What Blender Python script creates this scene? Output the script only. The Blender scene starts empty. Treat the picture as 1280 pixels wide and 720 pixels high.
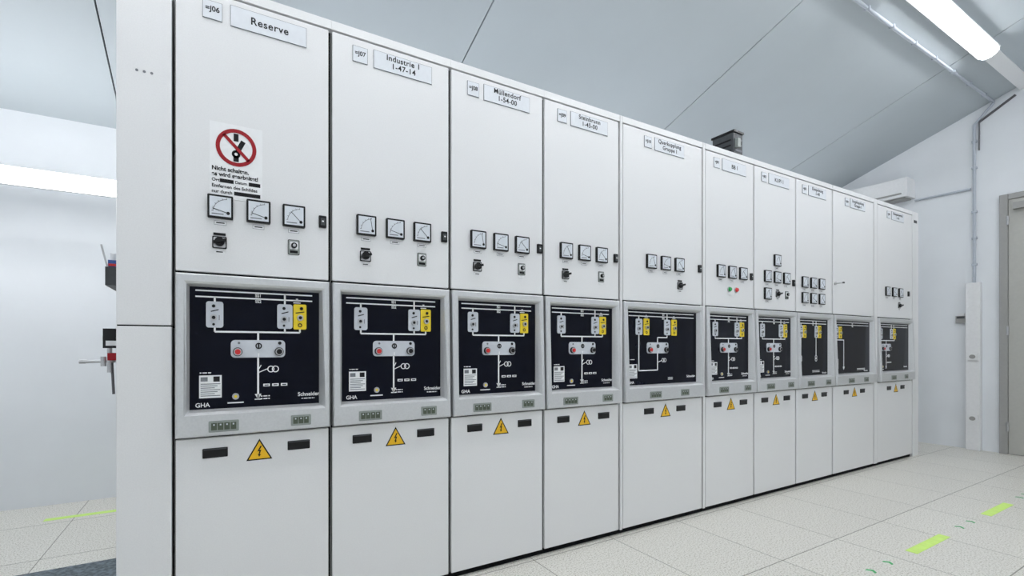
import bpy, bmesh, math, random
from mathutils import Vector
random.seed(4)
scene = bpy.context.scene
try:
    scene.view_settings.view_transform = 'Standard'
    scene.view_settings.look = 'None'
except Exception as e:
    print(e)
COL = scene.collection

# ---------------------------------------------------------------- materials
def mat(name, col, rough=0.5, metal=0.0, noise=0.0, nscale=40.0, bump=0.0, bscale=300.0, spec=0.5, emit=None, estr=0.0):
    m = bpy.data.materials.new(name); m.use_nodes = True
    nt = m.node_tree; b = nt.nodes['Principled BSDF']
    b.inputs['Base Color'].default_value = (*col, 1)
    b.inputs['Roughness'].default_value = rough
    b.inputs['Metallic'].default_value = metal
    b.inputs['Specular IOR Level'].default_value = spec
    tc = nt.nodes.new('ShaderNodeTexCoord')
    if noise > 0:
        n = nt.nodes.new('ShaderNodeTexNoise'); n.inputs['Scale'].default_value = nscale; n.inputs['Detail'].default_value = 4
        nt.links.new(tc.outputs['Object'], n.inputs['Vector'])
        r = nt.nodes.new('ShaderNodeValToRGB')
        r.color_ramp.elements[0].position = 0.35; r.color_ramp.elements[1].position = 0.65
        r.color_ramp.elements[0].color = (*[c*(1-noise) for c in col], 1)
        r.color_ramp.elements[1].color = (*[min(1, c*(1+noise)) for c in col], 1)
        nt.links.new(n.outputs['Fac'], r.inputs['Fac']); nt.links.new(r.outputs['Color'], b.inputs['Base Color'])
    if bump > 0:
        n2 = nt.nodes.new('ShaderNodeTexNoise'); n2.inputs['Scale'].default_value = bscale
        nt.links.new(tc.outputs['Object'], n2.inputs['Vector'])
        bp = nt.nodes.new('ShaderNodeBump'); bp.inputs['Strength'].default_value = bump; bp.inputs['Distance'].default_value = 0.001
        nt.links.new(n2.outputs['Fac'], bp.inputs['Height']); nt.links.new(bp.outputs['Normal'], b.inputs['Normal'])
    if emit:
        b.inputs['Emission Color'].default_value = (*emit, 1); b.inputs['Emission Strength'].default_value = estr
    return m

M_WHITE = mat('cabinet_paint', (.80, .805, .81), .30, noise=.02, nscale=220, bump=.15, bscale=500)
M_DARK = mat('gap_dark', (.006, .007, .008), .8, noise=.1, spec=.1)
M_ALU = mat('bezel_aluminium', (.66, .67, .68), .30, metal=.5, noise=.03, nscale=120)
M_PANEL = mat('mimic_black', (.0035, .0045, .011), .18, noise=.15, nscale=6, spec=.12)
M_LINE = mat('mimic_white', (.88, .89, .90), .5, noise=.02)
M_PLATE = mat('plate_grey', (.60, .63, .68), .45, noise=.03)
M_YEL = mat('plate_yellow', (.88, .66, .02), .45, noise=.03)
M_BLK = mat('black_plastic', (.008, .008, .009), .35, noise=.1, spec=.3)
M_RED = mat('red_plastic', (.6, .02, .02), .35, noise=.05)
M_SIGNRED = mat('sign_red', (.33, .008, .015), .5, noise=.05, spec=.3)
M_GRN = mat('green_plastic', (.02, .35, .08), .35, noise=.05)
M_METAL = mat('steel', (.55, .55, .56), .3, metal=.9, noise=.04)
M_PAPER = mat('label_white', (.86, .87, .88), .55, noise=.015)
M_FACE = mat('meter_face', (.70, .74, .79), .4, noise=.015)
M_LABEL = mat('label_plate', (.74, .77, .81), .5, noise=.015)
M_TXT = mat('print_black', (.012, .012, .014), .6, noise=.1, spec=.2)
M_TXTG = mat('print_grey', (.18, .19, .21), .6, noise=.1)
M_WARN = mat('warning_yellow', (.90, .52, .01), .45, noise=.03)
M_DISP = mat('indicator_grey', (.28, .31, .29), .4, noise=.08)
M_LCD = mat('indicator_dark', (.07, .09, .06), .3, noise=.1)
M_WALL = mat('wall_paint', (.76, .79, .82), .75, noise=.015, nscale=3, bump=.2, bscale=80)
M_CEIL = mat('ceiling_panel', (.48, .53, .56), .6, noise=.015, nscale=2)
M_DOOR = mat('door_paint', (.45, .45, .42), .5, noise=.02)
M_DFR = mat('door_frame_paint', (.33, .33, .32), .5, noise=.02)
M_TRUNK = mat('trunking_white', (.78, .79, .80), .5, noise=.02)
M_COND = mat('conduit_grey', (.46, .50, .56), .5, noise=.03)
M_CABLE = mat('cable_black', (.10, .10, .11), .5, noise=.1)
M_BLUE = mat('bottle_blue', (.03, .08, .30), .4, noise=.1)
M_TAPE = mat('tape_luminous', (.62, .88, .20), .5, noise=.04, nscale=30)
M_ARROW = mat('marker_green', (.04, .40, .12), .5, noise=.04)
M_MAT = mat('rubber_mat', (.13, .16, .18), .8, noise=.4, nscale=50, bump=.5, bscale=200)
M_DEV = mat('relay_dark', (.05, .055, .06), .5, noise=.1)
M_LAMP = mat('lamp_tube', (.9, .9, .9), .5, emit=(.98, .985, 1.0), estr=32.0)
M_LAMP2 = mat('wall_lamp_tube', (.9, .9, .9), .5, emit=(.98, .985, 1.0), estr=15.0)
M_HOUS = mat('lamp_housing', (.82, .83, .84), .4, noise=.01)

def floor_mat():
    m = bpy.data.materials.new('floor_terrazzo'); m.use_nodes = True
    nt = m.node_tree; b = nt.nodes['Principled BSDF']; L = nt.links.new
    tc = nt.nodes.new('ShaderNodeTexCoord')
    n = nt.nodes.new('ShaderNodeTexNoise'); n.inputs['Scale'].default_value = 135; n.inputs['Detail'].default_value = 3
    L(tc.outputs['Object'], n.inputs['Vector'])
    r = nt.nodes.new('ShaderNodeValToRGB')
    e = r.color_ramp.elements
    e[0].position = .37; e[0].color = (.40, .38, .32, 1); e[1].position = .46; e[1].color = (.69, .675, .615, 1)
    x = e.new(.62); x.color = (.77, .76, .715, 1)
    L(n.outputs['Fac'], r.inputs['Fac'])
    mp = nt.nodes.new('ShaderNodeMapping'); mp.inputs['Location'].default_value = (.12, .02, 0)
    L(tc.outputs['Object'], mp.inputs['Vector'])
    br = nt.nodes.new('ShaderNodeTexBrick'); br.offset = 0; br.squash = 1
    br.inputs['Scale'].default_value = 1; br.inputs['Brick Width'].default_value = .61; br.inputs['Row Height'].default_value = .61
    br.inputs['Mortar Size'].default_value = .0028; br.inputs['Mortar Smooth'].default_value = .1
    br.inputs['Color1'].default_value = (1, 1, 1, 1); br.inputs['Color2'].default_value = (.95, .95, .95, 1)
    br.inputs['Mortar'].default_value = (.34, .34, .32, 1)
    L(mp.outputs['Vector'], br.inputs['Vector'])
    mx = nt.nodes.new('ShaderNodeMix'); mx.data_type = 'RGBA'; mx.blend_type = 'MULTIPLY'; mx.inputs['Factor'].default_value = 1
    L(r.outputs['Color'], mx.inputs['A']); L(br.outputs['Color'], mx.inputs['B'])
    L(mx.outputs['Result'], b.inputs['Base Color'])
    b.inputs['Roughness'].default_value = .35
    return m
M_FLOOR = floor_mat()

# ---------------------------------------------------------------- mesh builder
class MB:
    def __init__(s): s.v = []; s.f = []; s.m = []; s.mats = []
    def mi(s, m):
        if m not in s.mats: s.mats.append(m)
        return s.mats.index(m)
    def add(s, vs, fs, m):
        o = len(s.v); s.v += [tuple(p) for p in vs]; k = s.mi(m)
        for f in fs: s.f.append([i+o for i in f]); s.m.append(k)
    def box(s, x0, x1, y0, y1, z0, z1, m):
        s.add([(x0,y0,z0),(x1,y0,z0),(x1,y1,z0),(x0,y1,z0),(x0,y0,z1),(x1,y0,z1),(x1,y1,z1),(x0,y1,z1)],
              [(0,3,2,1),(4,5,6,7),(0,1,5,4),(1,2,6,5),(2,3,7,6),(3,0,4,7)], m)
    def pY(s, pts, y0, y1, m):
        n = len(pts)
        s.add([(x,y0,z) for x,z in pts]+[(x,y1,z) for x,z in pts],
              [tuple(range(n)), tuple(range(2*n-1,n-1,-1))]+[(i,i+n,(i+1)%n+n,(i+1)%n) for i in range(n)], m)
    def pX(s, pts, x0, x1, m):
        n = len(pts)
        s.add([(x0,y,z) for y,z in pts]+[(x1,y,z) for y,z in pts],
              [tuple(range(n)), tuple(range(2*n-1,n-1,-1))]+[(i,i+n,(i+1)%n+n,(i+1)%n) for i in range(n)], m)
    def disc(s, x, z, r, y0, y1, m, n=20, r1=None):
        r1 = r if r1 is None else r1
        a = [2*math.pi*i/n for i in range(n)]
        s.add([(x+r1*math.cos(t),y0,z+r1*math.sin(t)) for t in a]+[(x+r*math.cos(t),y1,z+r*math.sin(t)) for t in a],
              [tuple(range(n)), tuple(range(2*n-1,n-1,-1))]+[(i,i+n,(i+1)%n+n,(i+1)%n) for i in range(n)], m)
    def ring(s, x, z, ro, ri, y0, y1, m, n=32, a0=0, a1=2*math.pi):
        full = abs(a1-a0-2*math.pi) < 1e-6
        k = n if full else n+1
        a = [a0+(a1-a0)*i/n for i in range(k)]
        vs = []
        for t in a:
            c, d = math.cos(t), math.sin(t)
            vs += [(x+ro*c,y0,z+ro*d),(x+ri*c,y0,z+ri*d),(x+ri*c,y1,z+ri*d),(x+ro*c,y1,z+ro*d)]
        fs = []
        for i in range(n):
            j = (i+1) % k
            for q in range(4):
                fs.append((4*i+q,4*i+(q+1)%4,4*j+(q+1)%4,4*j+q))
        if not full: fs += [(0,1,2,3),(4*n+3,4*n+2,4*n+1,4*n)]
        s.add(vs, fs, m)
    def rr(s, x0, x1, z0, z1, r, y0, y1, m, n=5):
        pts = []
        for cx, cz, a in ((x1-r,z1-r,0),(x0+r,z1-r,90),(x0+r,z0+r,180),(x1-r,z0+r,270)):
            for i in range(n+1):
                t = math.radians(a+90*i/n); pts.append((cx+r*math.cos(t), cz+r*math.sin(t)))
        s.pY(pts, y0, y1, m)
    def line(s, a, b, w, y0, y1, m):
        dx, dz = b[0]-a[0], b[1]-a[1]; l = math.hypot(dx, dz); nx, nz = -dz/l*w/2, dx/l*w/2
        s.pY([(a[0]+nx,a[1]+nz),(b[0]+nx,b[1]+nz),(b[0]-nx,b[1]-nz),(a[0]-nx,a[1]-nz)], y0, y1, m)
    def tube(s, p, q, r, m, n=12):
        p, q = Vector(p), Vector(q); d = (q-p).normalized()
        u = d.cross(Vector((0,0,1))) if abs(d.z) < .9 else d.cross(Vector((1,0,0)))
        u.normalize(); w = d.cross(u)
        vs = []
        for c in (p, q):
            for i in range(n):
                t = 2*math.pi*i/n; vs.append(tuple(c+u*r*math.cos(t)+w*r*math.sin(t)))
        s.add(vs, [tuple(range(n)), tuple(range(2*n-1,n-1,-1))]+[(i,i+n,(i+1)%n+n,(i+1)%n) for i in range(n)], m)
    def obj(s, name, parent=None, bevel=0, loc=None, smooth=False):
        me = bpy.data.meshes.new(name); me.from_pydata(s.v, [], s.f)
        for m in s.mats: me.materials.append(m)
        for p, k in zip(me.polygons, s.m): p.material_index = k
        bm = bmesh.new(); bm.from_mesh(me); bmesh.ops.recalc_face_normals(bm, faces=bm.faces); bm.to_mesh(me); bm.free()
        ob = bpy.data.objects.new(name, me); COL.objects.link(ob)
        if parent: ob.parent = parent
        if loc: ob.location = loc
        if bevel:
            b = ob.modifiers.new('bevel', 'BEVEL'); b.width = bevel; b.segments = 2; b.limit_method = 'ANGLE'
        return ob

def empty(name, loc=(0,0,0)):
    e = bpy.data.objects.new(name, None); e.location = loc; e.empty_display_size = .1; COL.objects.link(e); return e

def text(body, x, y, z, size, m, parent, align='CENTER', name='lettering', bold=0.0, space=1.0, char=1.0):
    c = bpy.data.curves.new(name, 'FONT'); c.body = body; c.size = size; c.align_x = align; c.align_y = 'CENTER'
    c.extrude = .0003; c.offset = bold; c.space_line = space; c.space_character = char
    o = bpy.data.objects.new(name, c); COL.objects.link(o); o.location = (x, y, z); o.rotation_euler = (math.radians(90), 0, 0)
    c.materials.append(m); o.parent = parent; return o

# ---------------------------------------------------------------- room shell
XL, XR, YB, YF = -2.6, 7.9, 2.25, -3.4
CZ = lambda y: 3.79-.405*y
T = .15
b = MB(); b.box(XL-T, XR+T, YF-T, YB+T, -.1, 0, M_FLOOR); b.obj('floor')
b = MB(); b.box(XL-T, XR+T, YB, YB+T, 0, CZ(YB), M_WALL); b.obj('wall_back')
b = MB(); b.box(XL-T, XR+T, YF-T, YF, 0, CZ(YF), M_WALL); b.obj('wall_front')
for nm, a, c in (('wall_left', XL-T, XL), ('wall_right', XR, XR+T)):
    b = MB(); b.pX([(YF,0),(YB,0),(YB,CZ(YB)),(YF,CZ(YF))], a, c, M_WALL); b.obj(nm)
b = MB()
seams = [XL-T, -.51, 1.85, 4.21, 6.57, XR+T]
y0, y1 = YF-T, YB+T
for i in range(len(seams)-1):
    a = seams[i]+(.005 if i else 0); c = seams[i+1]-(.005 if i < len(seams)-2 else 0)
    b.pX([(y0,CZ(y0)),(y1,CZ(y1)),(y1,CZ(y1)+.03),(y0,CZ(y0)+.03)], a, c, M_CEIL)
b.pX([(y0,CZ(y0)+.03),(y1,CZ(y1)+.03),(y1,CZ(y1)+.1),(y0,CZ(y0)+.1)], XL-T, XR+T, M_DARK)
b.obj('ceiling')

# ---------------------------------------------------------------- instruments
def meter(b, x, z, s=.09, needle=120):
    h = s/2
    b.rr(x-h, x+h, z-h, z+h, .004, -.012, 0, M_BLK, 3)
    f = h-.0075
    b.box(x-f, x+f, -.0132, -.012, z-f, z+f, M_FACE)
    cx, cz = x+f*.72, z-f*.62
    Y0, Y1 = -.0138, -.0132
    b.ring(cx, cz, f*1.44, f*1.39, Y0, Y1, M_TXTG, 14, math.radians(95), math.radians(175))
    for k in range(6):
        t = math.radians(95+16*k)
        b.line((cx+f*1.38*math.cos(t), cz+f*1.38*math.sin(t)), (cx+f*1.55*math.cos(t), cz+f*1.55*math.sin(t)), .0012, Y0, Y1, M_TXT)
    t = math.radians(needle)
    b.line((cx, cz), (cx+f*1.5*math.cos(t), cz+f*1.5*math.sin(t)), .002, -.0141, Y1, M_TXT)
    b.disc(cx, cz, f*.17, -.0145, Y1, M_BLK, 12)
    b.box(x-f*.8, x+f*.3, Y0, Y1, z-f*.82, z-f*.72, M_TXTG)
    b.box(x-.022, x+.022, -.001, 0, z-h-.024, z-h-.008, M_TXTG)
    b.box(x-.021, x+.021, -.0015, -.001, z-h-.023, z-h-.009, M_PAPER)
    b.box(x-.015, x+.015, -.0019, -.0015, z-h-.0178, z-h-.0138, M_TXT)
def rocker(b, x, z):
    b.rr(x-.016, x+.016, z-.026, z+.026, .003, -.008, 0, M_BLK, 3)
    b.box(x-.009, x+.009, -.012, -.008, z-.016, z+.014, M_DEV)
    b.box(x-.004, x+.004, -.0125, -.012, z-.002, z+.004, M_PAPER)
def knob(b, x, z):
    b.rr(x-.026, x+.026, z-.026, z+.022, .004, -.004, 0, M_BLK, 3)
    b.rr(x-.022, x+.022, z-.022, z+.018, .004, -.0045, -.004, M_METAL, 3)
    b.disc(x, z, .018, -.014, -.0045, M_BLK)
    b.line((x-.022, z-.006), (x+.022, z+.006), .011, -.028, -.014, M_BLK)
    b.box(x-.018, x+.018, -.0015, 0, z-.045, z-.034, M_PAPER)
    b.box(x-.012, x+.012, -.0019, -.0015, z-.0415, z-.0375, M_TXT)
    b.box(x-.022, x+.022, -.0015, 0, z+.026, z+.036, M_BLK)
def keylock(b, x, z):
    b.rr(x-.024, x+.024, z-.035, z+.029, .005, -.002, 0, M_TXT, 3)
    b.rr(x-.022, x+.022, z-.033, z+.027, .005, -.004, -.002, M_DISP, 3)
    b.rr(x-.017, x+.017, z-.012, z+.020, .004, -.007, -.004, M_PAPER, 3)
    b.disc(x, z+.003, .012, -.016, -.007, M_BLK)
    b.disc(x, z+.003, .006, -.020, -.016, M_METAL)
    b.box(x-.016, x+.016, -.0045, -.004, z-.028, z-.018, M_TXT)
    b.box(x-.016, x+.016, -.0015, 0, z-.05, z-.039, M_PAPER)
def lampdot(b, x, z, m):
    b.disc(x, z, .020, -.006, 0, M_METAL); b.disc(x, z, .017, -.016, -.006, m, r1=.012)
    b.box(x-.015, x+.015, -.0015, 0, z-.038, z-.028, M_PAPER)

# ---------------------------------------------------------------- mimic diagrams
YP = .016
def plate(b, x, z0=1.252, z1=1.356, w=.062, knobs=True):
    b.rr(x-w/2, x+w/2, z0, z1, .010, YP-.004, YP, M_PLATE)
    if knobs:
        zc = (z0+z1)/2
        b.disc(x-.004, zc-.012, .013, YP-.012, YP-.004, M_METAL); b.disc(x-.004, zc-.012, .007, YP-.0125, YP-.012, M_BLK)
        b.disc(x-.004, zc+.034, .0065, YP-.006, YP-.004, M_BLK); b.line((x-.014, zc+.012), (x+.014, zc+.020), .004, YP-.005, YP-.004, M_TXT)
        b.disc(x-.004, z0+.013, .005, YP-.006, YP-.004, M_BLK)
        b.line((x+.016, z0+.03), (x+.016, z0+.05), .003, YP-.005, YP-.004, M_TXTG)
def yplate(b, x, z0=1.25, z1=1.358, w=.054):
    b.rr(x-w/2, x+w/2, z0, z1, .006, YP-.004, YP, M_YEL)
    zc = (z0+z1)/2
    b.disc(x, zc-.004, .013, YP-.014, YP-.004, M_METAL); b.disc(x, zc-.004, .007, YP-.0145, YP-.014, M_BLK)
    b.disc(x+.006, zc+.036, .007, YP-.006, YP-.004, M_BLK); b.line((x-.018, zc+.016), (x+.018, zc+.022), .004, YP-.005, YP-.004, M_TXT)
    b.ring(x, zc-.036, .009, .005, YP-.005, YP-.004, M_TXT, 12)
def cplate(b, x, w=.21, z0=1.131, z1=1.203):
    b.rr(x-w/2, x+w/2, z0, z1, .016, YP-.004, YP, M_PLATE)
    zc = (z0+z1)/2
    for sx, m in ((-1, M_RED), (1, M_BLK)):
        b.disc(x+sx*(w/2-.025), zc-.012, .018, YP-.014, YP-.004, M_BLK); b.disc(x+sx*(w/2-.025), zc-.012, .015, YP-.017, YP-.014, M_METAL)
        b.disc(x+sx*(w/2-.025), zc-.012, .011, YP-.021, YP-.017, m)
    b.disc(x+w/2-.022, z1-.012, .007, YP-.006, YP-.004, M_BLK); b.disc(x-w/2+.03, z1-.012, .005, YP-.006, YP-.004, M_TXTG)
    b.ring(x, zc+.012, .013, .008, YP-.006, YP-.004, M_BLK, 20); b.box(x-.003, x+.003, YP-.005, YP-.004, zc-.0, zc+.024, M_BLK)
    b.line((x, z0+.002), (x, z0+.018), .004, YP-.005, YP-.004, M_LINE)
LW = .0072
def ln(b, *pts):
    for p, q in zip(pts, pts[1:]): b.line(p, q, LW, YP-.002, YP, M_LINE)
def earth(b, x, z, s=1):
    for k, w in enumerate((.030, .020, .009)): b.line((x-w/2*s, z+k*.008), (x+w/2*s, z+k*.008), .0035, YP-.002, YP, M_LINE)
def feeder_extras(b, x, zb=.956):
    b.line((x, 1.068), (x+.040, 1.085), .003, YP-.002, YP, M_LINE)
    b.ring(x+.050, 1.082, .014, .0105, YP-.002, YP, M_LINE, 18); b.ring(x+.068, 1.082, .014, .0105, YP-.002, YP, M_LINE, 18)
    b.line((x+.012, 1.10), (x+.004, 1.085), .003, YP-.002, YP, M_LINE)
    for i, u in enumerate((.02, .055, .09)):
        b.box(x+u, x+u+.026, YP-.002, YP, 1.010, 1.021, M_LINE); b.box(x+u+.005, x+u+.021, YP-.0025, YP-.002, 1.0135, 1.0175, M_PANEL)
    b.pY([(x-.013, zb+.024), (x+.013, zb+.024), (x, zb)], YP-.002, YP, M_LINE)
    b.line((x-.013, zb+.002), (x+.013, zb+.002), .004, YP-.002, YP, M_LINE)
    b.disc(x-.085, zb+.018, .013, YP-.006, YP, M_METAL, 16); b.disc(x-.085, zb+.018, .006, YP-.0065, YP-.006, M_YEL, 12)
    b.box(x-.115, x-.055, YP-.002, YP, .946, .951, M_LINE)
def tinytext(b, x0, x1, z, rows=1, m=None):
    for r in range(rows):
        x = x0; k = 0
        while x < x1:
            w = .006+.005*((k*5+r*3) % 3); b.box(x, min(x+w, x1), YP-.0012, YP, z-r*.011, z-r*.011+.0042, m or M_LINE); x += w+.0035; k += 1
def sticker(b, x0, x1):
    b.box(x0, x1, YP-.001, YP, .972, 1.062, M_PAPER)
    for i in range(7):
        z = 1.026-i*.0078; b.box(x0+.005, x1-.005-.02*((i*7) % 3)/2, YP-.0014, YP-.001, z, z+.0032, M_TXTG)
    b.box(x0+.005, x0+.03, YP-.0014, YP-.001, 1.038, 1.055, M_TXTG); b.box(x1-.03, x1-.007, YP-.0014, YP-.001, 1.036, 1.057, M_TXT)
def bus(b, a, c):
    b.line((a, 1.398), (c, 1.398), .0055, YP-.002, YP, M_LINE); b.line((a, 1.374), (c, 1.374), .0055, YP-.002, YP, M_LINE)

def mimic(kind, W, e):
    b = MB()
    a0, a1 = .05, W-.05
    b.box(a0-.004, a1+.004, YP, YP+.006, .922, 1.42, M_PANEL)
    bus(b, a0+.02, a1-.03)
    tinytext(b, a0+.035, a0+.075, 1.07 if kind != 'C' else 1.09)
    if kind == 'A':
        plate(b, .138); plate(b, .405); yplate(b, .467)
        ln(b, (.138, 1.252), (.138, 1.236), (.467, 1.236), (.467, 1.250)); ln(b, (.299, 1.236), (.299, 1.203)); ln(b, (.299, 1.131), (.299, .96))
        ln(b, (.138, 1.356), (.138, 1.376)); ln(b, (.405, 1.356), (.405, 1.4)); ln(b, (.405, 1.252), (.405, 1.236))
        earth(b, .455, 1.364)
        cplate(b, .301); feeder_extras(b, .299); sticker(b, .083, .163)
        text('Schneider', a1-.045, YP-.001, .970, .023, M_LINE, e, name='maker_label', bold=.0004)
        tinytext(b, a1-.075, a1-.02, .950)
        tinytext(b, .31, .345, .968, 2)
    elif kind == 'C':
        plate(b, .165); yplate(b, .235); plate(b, .44); yplate(b, .51)
        ln(b, (.165, 1.252), (.165, 1.02), (.345, 1.02), (.345, 1.131)); ln(b, (.44, 1.252), (.44, 1.236), (.345, 1.236), (.345, 1.203))
        ln(b, (.165, 1.356), (.165, 1.376)); ln(b, (.44, 1.356), (.44, 1.4)); earth(b, .51, 1.364); earth(b, .235, 1.364)
        cplate(b, .345); sticker(b, .07, .15)
        b.ring(.40, 1.085, .014, .0105, YP-.002, YP, M_LINE, 18); b.ring(.418, 1.085, .014, .0105, YP-.002, YP, M_LINE, 18)
        b.line((.345, 1.07), (.39, 1.085), .003, YP-.002, YP, M_LINE)
        text('Schneider', a1-.06, YP-.001, .970, .023, M_LINE, e, name='maker_label', bold=.0004)
        tinytext(b, .45, .50, .965, 2)
    elif kind == 'B':
        plate(b, .11, w=.05); yplate(b, .165); plate(b, .36, w=.05); yplate(b, .415)
        ln(b, (.11, 1.356), (.11, 1.376)); ln(b, (.36, 1.356), (.36, 1.4)); ln(b, (.11, 1.252), (.11, 1.1)); ln(b, (.36, 1.252), (.36, 1.1))
        for x in (.11, .36):
            b.ring(x, 1.085, .016, .012, YP-.002, YP, M_LINE, 18); b.ring(x, 1.062, .016, .012, YP-.002, YP, M_LINE, 18)
        tinytext(b, .30, .42, .965, 2)
        text('Schneider', a1-.06, YP-.001, .945, .02, M_LINE, e, name='maker_label')
    elif kind == 'D':
        plate(b, .11, w=.05); yplate(b, .172)
        ln(b, (.11, 1.356), (.11, 1.376)); ln(b, (.11, 1.252), (.11, 1.236), (.24, 1.236), (.24, .99))
        b.pY([(.224, .99), (.256, .99), (.24, .962)], YP-.002, YP, M_LINE); sticker(b, .07, .14)
        tinytext(b, .50, .66, .965, 2)
        text('Schneider', a1-.08, YP-.001, .945, .02, M_LINE, e, name='maker_label')
    elif kind == 'E':
        plate(b, .12); plate(b, .36); yplate(b, .43)
        ln(b, (.12, 1.252), (.12, 1.236), (.43, 1.236), (.43, 1.25)); ln(b, (.24, 1.236), (.24, 1.203)); ln(b, (.24, 1.131), (.24, .97))
        ln(b, (.12, 1.356), (.12, 1.376)); ln(b, (.36, 1.356), (.36, 1.4)); cplate(b, .24); sticker(b, .07, .15); feeder_extras(b, .24)
        text('Schneider', a1-.08, YP-.001, .965, .022, M_LINE, e, name='maker_label')
    text('SS1', .30+(W-.6)/2, YP-.0026, 1.3865, .017, M_LINE, e, name='busbar_label', bold=.0003)
    text('SS2', .30+(W-.6)/2, YP-.0026, 1.3625, .017, M_LINE, e, name='busbar_label', bold=.0003)
    text('GHA', .095, YP-.001, .944, .024, M_LINE, e, name='type_label', bold=.0004)
    b.obj('mimic_panel', e)

def bezel(W, e):
    o0, o1 = .004, W-.010
    i0, i1 = .05, W-.05
    rings = [
        (o0, o1, .826, 1.460, .020, .020),
        (o0, o1, .826, 1.460, -.006, -.020),
        (o0+.006, o1-.006, .832, 1.454, -.012, -.028),
        (i0-.018, i1+.018, .910, 1.430, -.012, -.028),
        (i0-.010, i1+.010, .920, 1.422, -.006, -.012),
        (i0, i1, .928, 1.412, YP, YP)]
    vs = []; fs = []
    for x0, x1, z0, z1, y, yb in rings:
        vs += [(x0, yb, z0), (x1, yb, z0), (x1, y, z1), (x0, y, z1)]
    for k in range(len(rings)-1):
        for q in range(4):
            fs.append((4*k+q, 4*k+(q+1) % 4, 4*k+4+(q+1) % 4, 4*k+4+q))
    b = MB(); b.add(vs, fs, M_ALU)
    b.obj('bezel_frame', e)
    b = MB()
    y = -.0275
    def ind(x0, x1, cells, z):
        b.rr(x0, x1, z-.022, z+.022, .004, y-.004, y+.008, M_DISP, 3)
        w = (x1-x0-.016)/cells
        for i in range(cells):
            a = x0+.008+i*w; b.box(a+.001, a+w-.002, y-.0045, y-.004, z-.014, z+.014, M_LCD)
            b.box(a+w*.35, a+w*.6, y-.005, y-.0045, z+.004, z+.01, M_PLATE)
    c = (W-.6)/2
    ind(.117+c, .225+c, 4, .864)
    ind(.424+c, .506+c, 3, .866)
    b.obj('indicator_units', e)

def warning(b, x, z, h=.08):
    w = h*1.155/2
    def tri(s, y0, y1, m):
        cz = z-h/2+h/3
        pts = []
        for px, pz in ((x-w, z-h/2), (x+w, z-h/2), (x, z+h/2)):
            pts.append((x+(px-x)*s, cz+(pz-cz)*s))
        b.pY(pts, y0, y1, m)
    tri(1.06, -.0012, 0, M_TXT); tri(.88, -.0018, -.0012, M_WARN)
    B = [(.004, .026), (-.010, -.001), (-.001, .001), (-.004, -.014), (-.008, -.012), (-.002, -.027), (.007, -.015), (.001, -.015), (.008, .007), (.000, .005), (.011, .026)]
    b.pY([(x+u*.85, z-.007+v*.85) for u, v in B], -.0024, -.0018, M_TXT)

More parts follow.
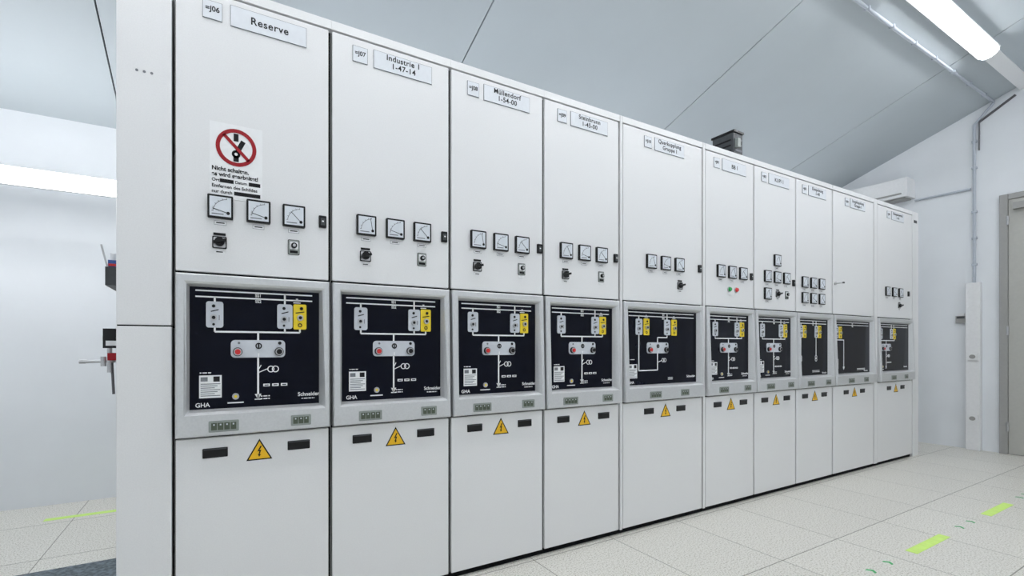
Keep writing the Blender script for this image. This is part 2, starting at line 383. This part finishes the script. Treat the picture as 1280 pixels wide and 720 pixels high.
# ---------------------------------------------------------------- cabinets
DEPTH = 1.15
cells = [
 (0.000, 0.600, 'A', '=J06', 'Reserve'),
 (0.600, 1.200, 'A', '=J07', 'Industrie 1\n1-47-14'),
 (1.200, 1.797, 'A', '=J08', 'Müllendorf\n1-54-00'),
 (1.797, 2.398, 'A', '=J09', 'Steinbrunn\n1-45-00'),
 (2.422, 3.224, 'C', '=J10', 'Querkupplung\nGruppe I'),
 (3.252, 3.857, 'A', '=J01', 'BB I'),
 (3.857, 4.462, 'A', '=J02', 'KUPI 1'),
 (4.462, 5.076, 'B', '=J03', 'Einspeisung\n1-40'),
 (5.080, 5.890, 'D', '=J04', 'Längskupplung\nGruppe I'),
 (5.965, 6.795, 'E', '=J05', 'Umspannwerk\n1-41'),
]
for n, (x0, x1, kind, tag, name) in enumerate(cells):
    W = x1-x0-.001
    e = empty('switchgear_cabinet', (x0, 0, 0))
    c = (W-.6)/2 if W > .7 else 0
    b = MB()
    b.box(0, W, .020, DEPTH, .03, 2.60, M_WHITE)
    b.box(.001, W-.001, .0185, .0205, .031, 2.575, M_DARK)
    b.box(0, W, .0, DEPTH, 2.582, 2.62, M_WHITE)
    b.box(.0, W, .02, DEPTH-.02, 0, .03, M_DARK)
    b.obj('carcass', e)
    b = MB(); b.box(.004, W-.012, 0, .018, 1.469, 2.573, M_WHITE); b.obj('instrument_door', e, bevel=.003)
    b = MB(); b.box(.004, W-.012, 0, .018, .034, .817, M_WHITE); b.obj('cable_compartment_door', e, bevel=.003)
    bezel(W, e); mimic(kind, W, e)
    b = MB()
    px = c
    if n == 8: px += .02
    b.box(.095+px, .165+px, -.003, 0, 2.468, 2.540, M_TXTG); b.box(.0965+px, .1635+px, -.0035, -.003, 2.4695, 2.5385, M_LABEL)
    b.box(.194+px, .492+px, -.003, 0, 2.464, 2.548, M_TXTG); b.box(.1955+px, .4905+px, -.0035, -.003, 2.4655, 2.5465, M_LABEL)
    text(tag, .130+px, -.004, 2.508, .028, M_TXT, e, name='cell_tag', bold=.0004)
    text(name, .343+px, -.004, 2.511 if '\n' in name else 2.506, .036 if '\n' in name else .042, M_TXT, e, name='cell_name', space=.98, bold=.0005, char=1.1)
    z1, z2 = 1.730, 1.598
    if n in (0, 1, 2, 3, 4):
        for i, (mx, nd) in enumerate(((.158, (165, 100, 100, 120, 110)[n]), (.299, 165), (.439, 135))):
            meter(b, mx+c, z1, .092, nd)
        rocker(b, .560+2*c, z1-.008)
        knob(b, (.155 if n < 4 else .45)+c, z2-.006)
        if n < 4: keylock(b, .439, z2+.004)
    elif n == 5:
        for mx, nd in ((.175, 100), (.312, 110), (.450, 135)): meter(b, mx, z1-.005, .092, nd)
        rocker(b, .56, z1-.02); lampdot(b, .28, z2+.0, M_GRN); lampdot(b, .365, z2, M_RED)
    elif n == 6:
        meter(b, .312, 1.865, .092, 110)
        for mx, nd in ((.175, 100), (.312, 165), (.450, 135)): meter(b, mx, z1, .092, nd)
        meter(b, .175, z2-.005, .092, 120); knob(b, .325, z2); keylock(b, .46, z2); rocker(b, .56, z1-.03)
    elif n == 7:
        for zz in (z1-.01, z2-.01):
            for mx, nd in ((.13, 100), (.27, 150), (.41, 135)): meter(b, mx, zz, .092, nd)
    elif n == 8:
        b.disc(.035, 1.742, .014, -.01, 0, M_METAL); b.disc(.035, 1.742, .006, -.06, -.01, M_METAL, 12); b.rr(.022, .048, 1.735, 1.749, .004, -.066, -.06, M_BLK)
    elif n == 9:
        for mx, nd in ((.215, 100), (.37, 150), (.52, 135)): meter(b, mx, z1, .092, nd)
        knob(b, .50, z2); rocker(b, .72, z1)
    for hx in ((.095, .185), (.414, .506)):
        b.rr(hx[0]+c, hx[1]+c, .737, .775, .003, -.003, 0, M_BLK, 3)
        b.box(hx[0]+c+.004, hx[1]+c-.004, -.007, -.003, .769, .773, M_DEV)
    warning(b, .303+c, .752, .082)
    b.obj('instruments', e)
    if n == 0:
        s = MB()
        s.box(.120, .314, -.0012, 0, 1.768, 2.069, M_PAPER)
        cx, cz = .216, 1.978
        s.ring(cx, cz, .075, .060, -.0024, -.0012, M_SIGNRED, 40)
        # open knife-switch pictogram: upper contact, tilted blade, lower pivot
        s.box(cx-.010, cx+.008, -.0018, -.0012, cz+.026, cz+.056, M_TXT)
        s.line((cx-.001, cz-.026), (cx+.026, cz+.030), .018, -.0018, -.0012, M_TXT)
        s.disc(cx-.001, cz-.026, .016, -.0018, -.0012, M_TXT); s.box(cx-.011, cx+.009, -.0018, -.0012, cz-.056, cz-.026, M_TXT)
        s.disc(cx-.001, cz-.026, .006, -.0021, -.0018, M_PAPER)
        s.line((cx-.047, cz+.047), (cx+.047, cz-.047), .013, -.0024, -.0012, M_SIGNRED)
        for a, q, z in ((.156, .206, 1.838), (.262, .306, 1.838), (.208, .306, 1.793)):
            s.box(a, q, -.0018, -.0012, z-.0075, z+.0075, M_TXT)
        s.obj('prohibition_sign', e)
        text('Nicht schalten,\nes wird gearbeitet!', .127, -.0016, 1.873, .0225, M_TXT, e, 'LEFT', 'sign_text', bold=.0007, space=1.0)
        text('Ort', .127, -.0016, 1.838, .018, M_TXT, e, 'LEFT', 'sign_text', bold=.0003); text('Datum', .211, -.0016, 1.838, .016, M_TXT, e, 'LEFT', 'sign_text', bold=.0003)
        text('Entfernen des Schildes', .127, -.0016, 1.815, .0185, M_TXT, e, 'LEFT', 'sign_text', bold=.0003)
        text('nur durch', .127, -.0016, 1.793, .0185, M_TXT, e, 'LEFT', 'sign_text', bold=.0003)

for a, c in ((2.3985, 2.4215), (3.2245, 3.2515), (5.891, 5.9645)):
    b = MB(); b.box(a+.003, c-.003, 0, DEPTH, .03, 2.62, M_WHITE); b.box(a+.003, c-.003, .02, DEPTH, 0, .03, M_DARK); b.obj('cabinet_joint_cover')
e = empty('cabinet_end_cover', (-.183, 0, 0))
b = MB(); b.box(0, .174, 0, DEPTH, 1.257, 2.62, M_WHITE); b.obj('upper_cover', e, bevel=.003)
b = MB(); b.box(0, .174, 0, DEPTH, .0, 1.252, M_WHITE); b.obj('lower_cover', e, bevel=.003)
b = MB(); b.box(.002, .172, .004, DEPTH-.004, 1.25, 1.26, M_DARK)
for i in range(3): b.disc(.063+.0235*i, 2.2, .005, -.001, 0, M_TXTG, 10)
b.obj('cover_seam', e)
e = empty('cabinet_end_cover', (6.80, 0, 0))
b = MB(); b.box(0, .15, 0, DEPTH, 0.0, 2.62, M_WHITE); b.box(.03, .10, -.004, 0, 2.50, 2.53, M_BLK); b.obj('cover_panel', e, bevel=.002)

# tools on side of end cover
e = empty('operating_lever_rack', (-.184, .30, 0))
b = MB()
b.box(-.012, 0, -.12, .10, 1.02, 1.30, M_METAL)
b.tube((-.172, 0, 1.115), (-.012, 0, 1.115), .006, M_METAL); b.tube((-.172, 0, 1.115), (-.15, 0, 1.115), .008, M_METAL)
b.box(-.085, -.012, -.05, .03, 1.17, 1.25, M_BLK); b.box(-.09, -.085, -.03, .01, 1.20, 1.22, M_METAL); b.box(-.075, -.012, -.052, -.05, 1.18, 1.20, M_PAPER)
b.box(-.068, -.012, -.06, -.01, 1.12, 1.15, M_SIGNRED); b.tube((-.058, -.03, 1.11), (-.052, -.03, .98), .005, M_CABLE); b.tube((-.066, -.03, 1.07), (-.066, -.03, 1.18), .009, M_METAL)
b.tube((-.09, -.01, 1.095), (-.09, -.01, 1.135), .01, M_METAL)
b.obj('lever_and_lock', e)
e = empty('document_holder', (-.184, .30, 0))
b = MB()
b.box(-.075, 0, -.06, .16, 1.425, 1.43, M_DEV); b.box(-.075, -.072, -.06, .16, 1.425, 1.50, M_DEV); b.box(-.075, 0, -.063, -.06, 1.425, 1.50, M_DEV)
b.box(-.068, -.02, -.05, .02, 1.431, 1.53, M_BLUE); b.box(-.066, -.03, -.052, -.05, 1.505, 1.515, M_RED); b.box(-.06, -.02, .03, .12, 1.431, 1.56, M_PAPER); b.tube((-.055, -.02, 1.53), (-.055, -.02, 1.56), .012, M_PAPER)
b.tube((-.06, -.055, 1.46), (-.09, -.05, 1.59), .0035, M_METAL)
b.obj('holder', e)

e = empty('rooftop_control_unit', (4.38, .45, 2.62))
b = MB(); b.box(0, .14, 0, .19, 0, .52, M_DEV)
for i in range(9):
    z = .05+i*.05; b.box(-.005, 0, .02, .17, z, z+.015, M_BLK); b.box(.02, .12, -.005, 0, z, z+.02, M_TXTG)
b.box(-.01, .15, -.01, .20, .52, .54, M_BLK); b.box(.02, .06, -.03, 0, .38, .46, M_DISP)
b.obj('unit_housing', e, bevel=.003)

# ---------------------------------------------------------------- lamps
ANG = math.atan(.405)
def batten(x0, x1, y):
    z = CZ(y)
    e = empty('fluorescent_lamp', ((x0+x1)/2, y, z)); e.rotation_euler = (-ANG, 0, 0)
    h = (x1-x0)/2
    b = MB(); b.pX([(-.045, -.002), (.045, -.002), (.075, -.05), (.07, -.06), (-.07, -.06), (-.075, -.05)], -h, h, M_HOUS); b.obj('housing', e)
    arc = lambda r, d: [(r*math.cos(t), -.0605-d*math.sin(t)) for t in [math.pi*i/10 for i in range(11)]]
    b = MB(); b.pX(arc(.058, .040), -h+.03, h-.03, M_LAMP); b.obj('tube', e)
    b = MB()
    b.pX(arc(.064, .046), -h, -h+.028, M_HOUS); b.pX(arc(.064, .046), h-.028, h, M_HOUS)
    b.obj('end_caps', e)
YL = -.525
for x in (-2.2, -.4, 1.4, 3.15): batten(x, x+1.5, YL)
batten(4.90, 6.70, YL)
for x in (-1.5, 1.2, 3.9, 6.0): batten(x, x+1.5, -2.5)  # unseen row behind the camera, added for bright soft lighting
b = MB()
b.pX([(-.05, -.002), (.05, -.002), (.05, -.05), (-.05, -.05)], 0, XR-6.72-.002, M_HOUS)
o = b.obj('lamp_mounting_rail', loc=(6.72, YL, CZ(YL))); o.rotation_euler = (-ANG, 0, 0)
# rear wall lamps, on invented brackets off the wall to cut its glow (slim spine behind a round diffuser tube)
def wall_lamp(x0, x1, off=.50):
    e = empty('wall_fluorescent_lamp', (x0, YB, 2.25)); w = x1-x0
    b = MB(); b.box(0, w, -off, -off+.03, -.045, .045, M_HOUS)
    for x in (.2, w-.2): b.box(x, x+.03, -off+.03, -.002, -.01, .01, M_HOUS); b.box(x-.02, x+.05, -.006, -.001, -.05, .05, M_HOUS)
    b.box(0, .015, -off-.11, -off, -.055, .055, M_HOUS); b.box(w-.015, w, -off-.11, -off, -.055, .055, M_HOUS)
    b.obj('spine_and_added_brackets', e)
    b = MB(); b.pX([(-off-.054-.05*math.sin(t), .05*math.cos(t)) for t in [2*math.pi*i/18 for i in range(18)]], .016, w-.016, M_LAMP2); b.obj('tube', e)
wall_lamp(-2.1, -.25); wall_lamp(.5, 2.0); wall_lamp(2.8, 4.3); wall_lamp(5.5, 7.0)

# ---------------------------------------------------------------- right wall fittings
e = empty('air_conditioner', (XR, .30, 2.96))
b = MB()
b.box(-.24, -.001, 0, .78, .05, .28, M_TRUNK); b.box(-.20, -.02, .03, .75, .035, .05, M_DFR); b.box(-.245, -.24, .05, .73, .08, .10, M_DFR)
b.obj('casing', e, bevel=.01)
yc = -.32
b = MB()
b.tube((3.6, yc, CZ(yc)-.022), (XR-.02, yc, CZ(yc)-.022), .012, M_COND)
for i in range(9): b.box(3.9+i*.46, 3.92+i*.46, yc-.018, yc+.018, CZ(yc)-.036, CZ(yc)-.010, M_COND)
b.obj('cable_conduit')
b = MB()
b.tube((XR-.02, yc, CZ(yc)-.034), (XR-.02, -.18, 3.70), .012, M_COND)
b.tube((XR-.02, -.18, 3.70), (XR-.02, -.18, 1.905), .013, M_COND)
for z in (3.5, 3.2, 2.7, 2.4, 2.1): b.box(XR-.034, XR-.001, -.2, -.16, z, z+.02, M_COND)
b.tube((XR-.014, -.215, 3.72), (XR-.014, -.47, 3.90), .012, M_CABLE); b.tube((XR-.014, -.215, 3.72), (XR-.014, -.215, 3.4), .006, M_CABLE)
b.obj('cable_conduit')
b = MB(); b.tube((XR-.02, -.155, 2.98), (XR-.02, .298, 2.98), .012, M_COND); b.obj('cable_conduit')
b = MB(); b.box(XR-.07, XR-.001, -.235, -.125, 0, 1.9, M_TRUNK); b.obj('cable_trunking', bevel=.004)
for z in (1.02, .32):
    b = MB(); b.box(XR-.085, XR-.071, -.22, -.14, z, z+.08, M_TRUNK)
    b.tube((XR-.086, -.18, z+.04), (XR-.084, -.18, z+.04), .024, M_DFR, 16); b.obj('wall_socket')
b = MB(); b.box(XR-.03, XR-.001, -.12, -.04, 1.45, 1.53, M_DFR); b.box(XR-.034, XR-.03, -.11, -.05, 1.50, 1.525, M_DEV); b.box(XR-.02, XR-.001, -.105, -.055, 1.53, 1.56, M_TRUNK); b.obj('thermostat')
e = empty('door_1', (XR, -.36, 0))
b = MB()
b.box(-.03, 0, -.06, 0, 0, 2.84, M_DFR); b.box(-.03, 0, -1.26, -1.20, 0, 2.84, M_DFR); b.box(-.03, 0, -1.20, -.06, 2.78, 2.84, M_DFR)
b.obj('frame', e, bevel=.004)
b = MB(); b.box(-.018, 0, -1.197, -.063, .005, 2.777, M_DOOR); b.obj('leaf', e)
b = MB(); b.box(-.07, -.018, -.40, -.10, 2.66, 2.73, M_DFR); b.tube((-.06, -1.12, 1.05), (-.06, -1.00, 1.05), .009, M_METAL); b.tube((-.018, -1.12, 1.05), (-.06, -1.12, 1.05), .009, M_METAL)
for z in (.25, 1.3, 2.5): b.tube((-.035, -.06, z), (-.035, -.06, z+.1), .009, M_METAL)
b.obj('hardware', e)

# ---------------------------------------------------------------- floor markings
for x0, x1 in ((.0, .5), (1.2, 1.7), (2.45, 2.95), (3.70, 4.20), (4.95, 5.45), (6.2, 6.7)):
    b = MB(); b.box(x0, x1, -.93, -.88, 0, .0012, M_TAPE); b.obj('floor_marking_tape')
for i, (x0, x1) in enumerate(((-2.2, -1.6), (-.90, -.30))):
    b = MB(); b.box(x0, x1, 1.875, 1.925, 0, .0012, M_TAPE); b.obj('floor_marking_tape')
def chev(x, y):
    b = MB(); s = .02
    vs = [(x-s,y-s,.0),(x,y-s,.0),(x+s,y,.0),(x,y+s,.0),(x-s,y+s,.0),(x,y,.0)]
    vs2 = [(a,c,.0012) for a,c,_ in vs]
    b.add(vs+vs2, [(0,1,2,5),(5,2,3,4),(6,7,8,11),(11,8,9,10)]+[(i,(i+1)%6,(i+1)%6+6,i+6) for i in range(6)], M_ARROW)
    b.obj('floor_direction_arrow')
for x in (.8, .95, 2.0, 2.15, 3.22, 3.42, 4.48, 4.68, 5.75, 5.9): chev(x, -.90)
b = MB(); b.box(-.80, -.20, -.3, 1.02, 0, .006, M_MAT); b.obj('rubber_floor_mat')

# ---------------------------------------------------------------- world & camera
w = bpy.data.worlds.new('world'); scene.world = w; w.use_nodes = True
w.node_tree.nodes['Background'].inputs[0].default_value = (.8, .9, 1, 1); w.node_tree.nodes['Background'].inputs[1].default_value = .3
cam = bpy.data.cameras.new('camera'); co = bpy.data.objects.new('camera', cam); COL.objects.link(co)
cam.sensor_width = 36; cam.lens = 552/1280*36; cam.shift_x = 95/1280; cam.shift_y = 73/1280
cam.clip_start = .05
co.location = (.144, -1.956, 1.177)
co.rotation_euler = (math.radians(90), 0, -math.atan2(.445, .895))
scene.camera = co
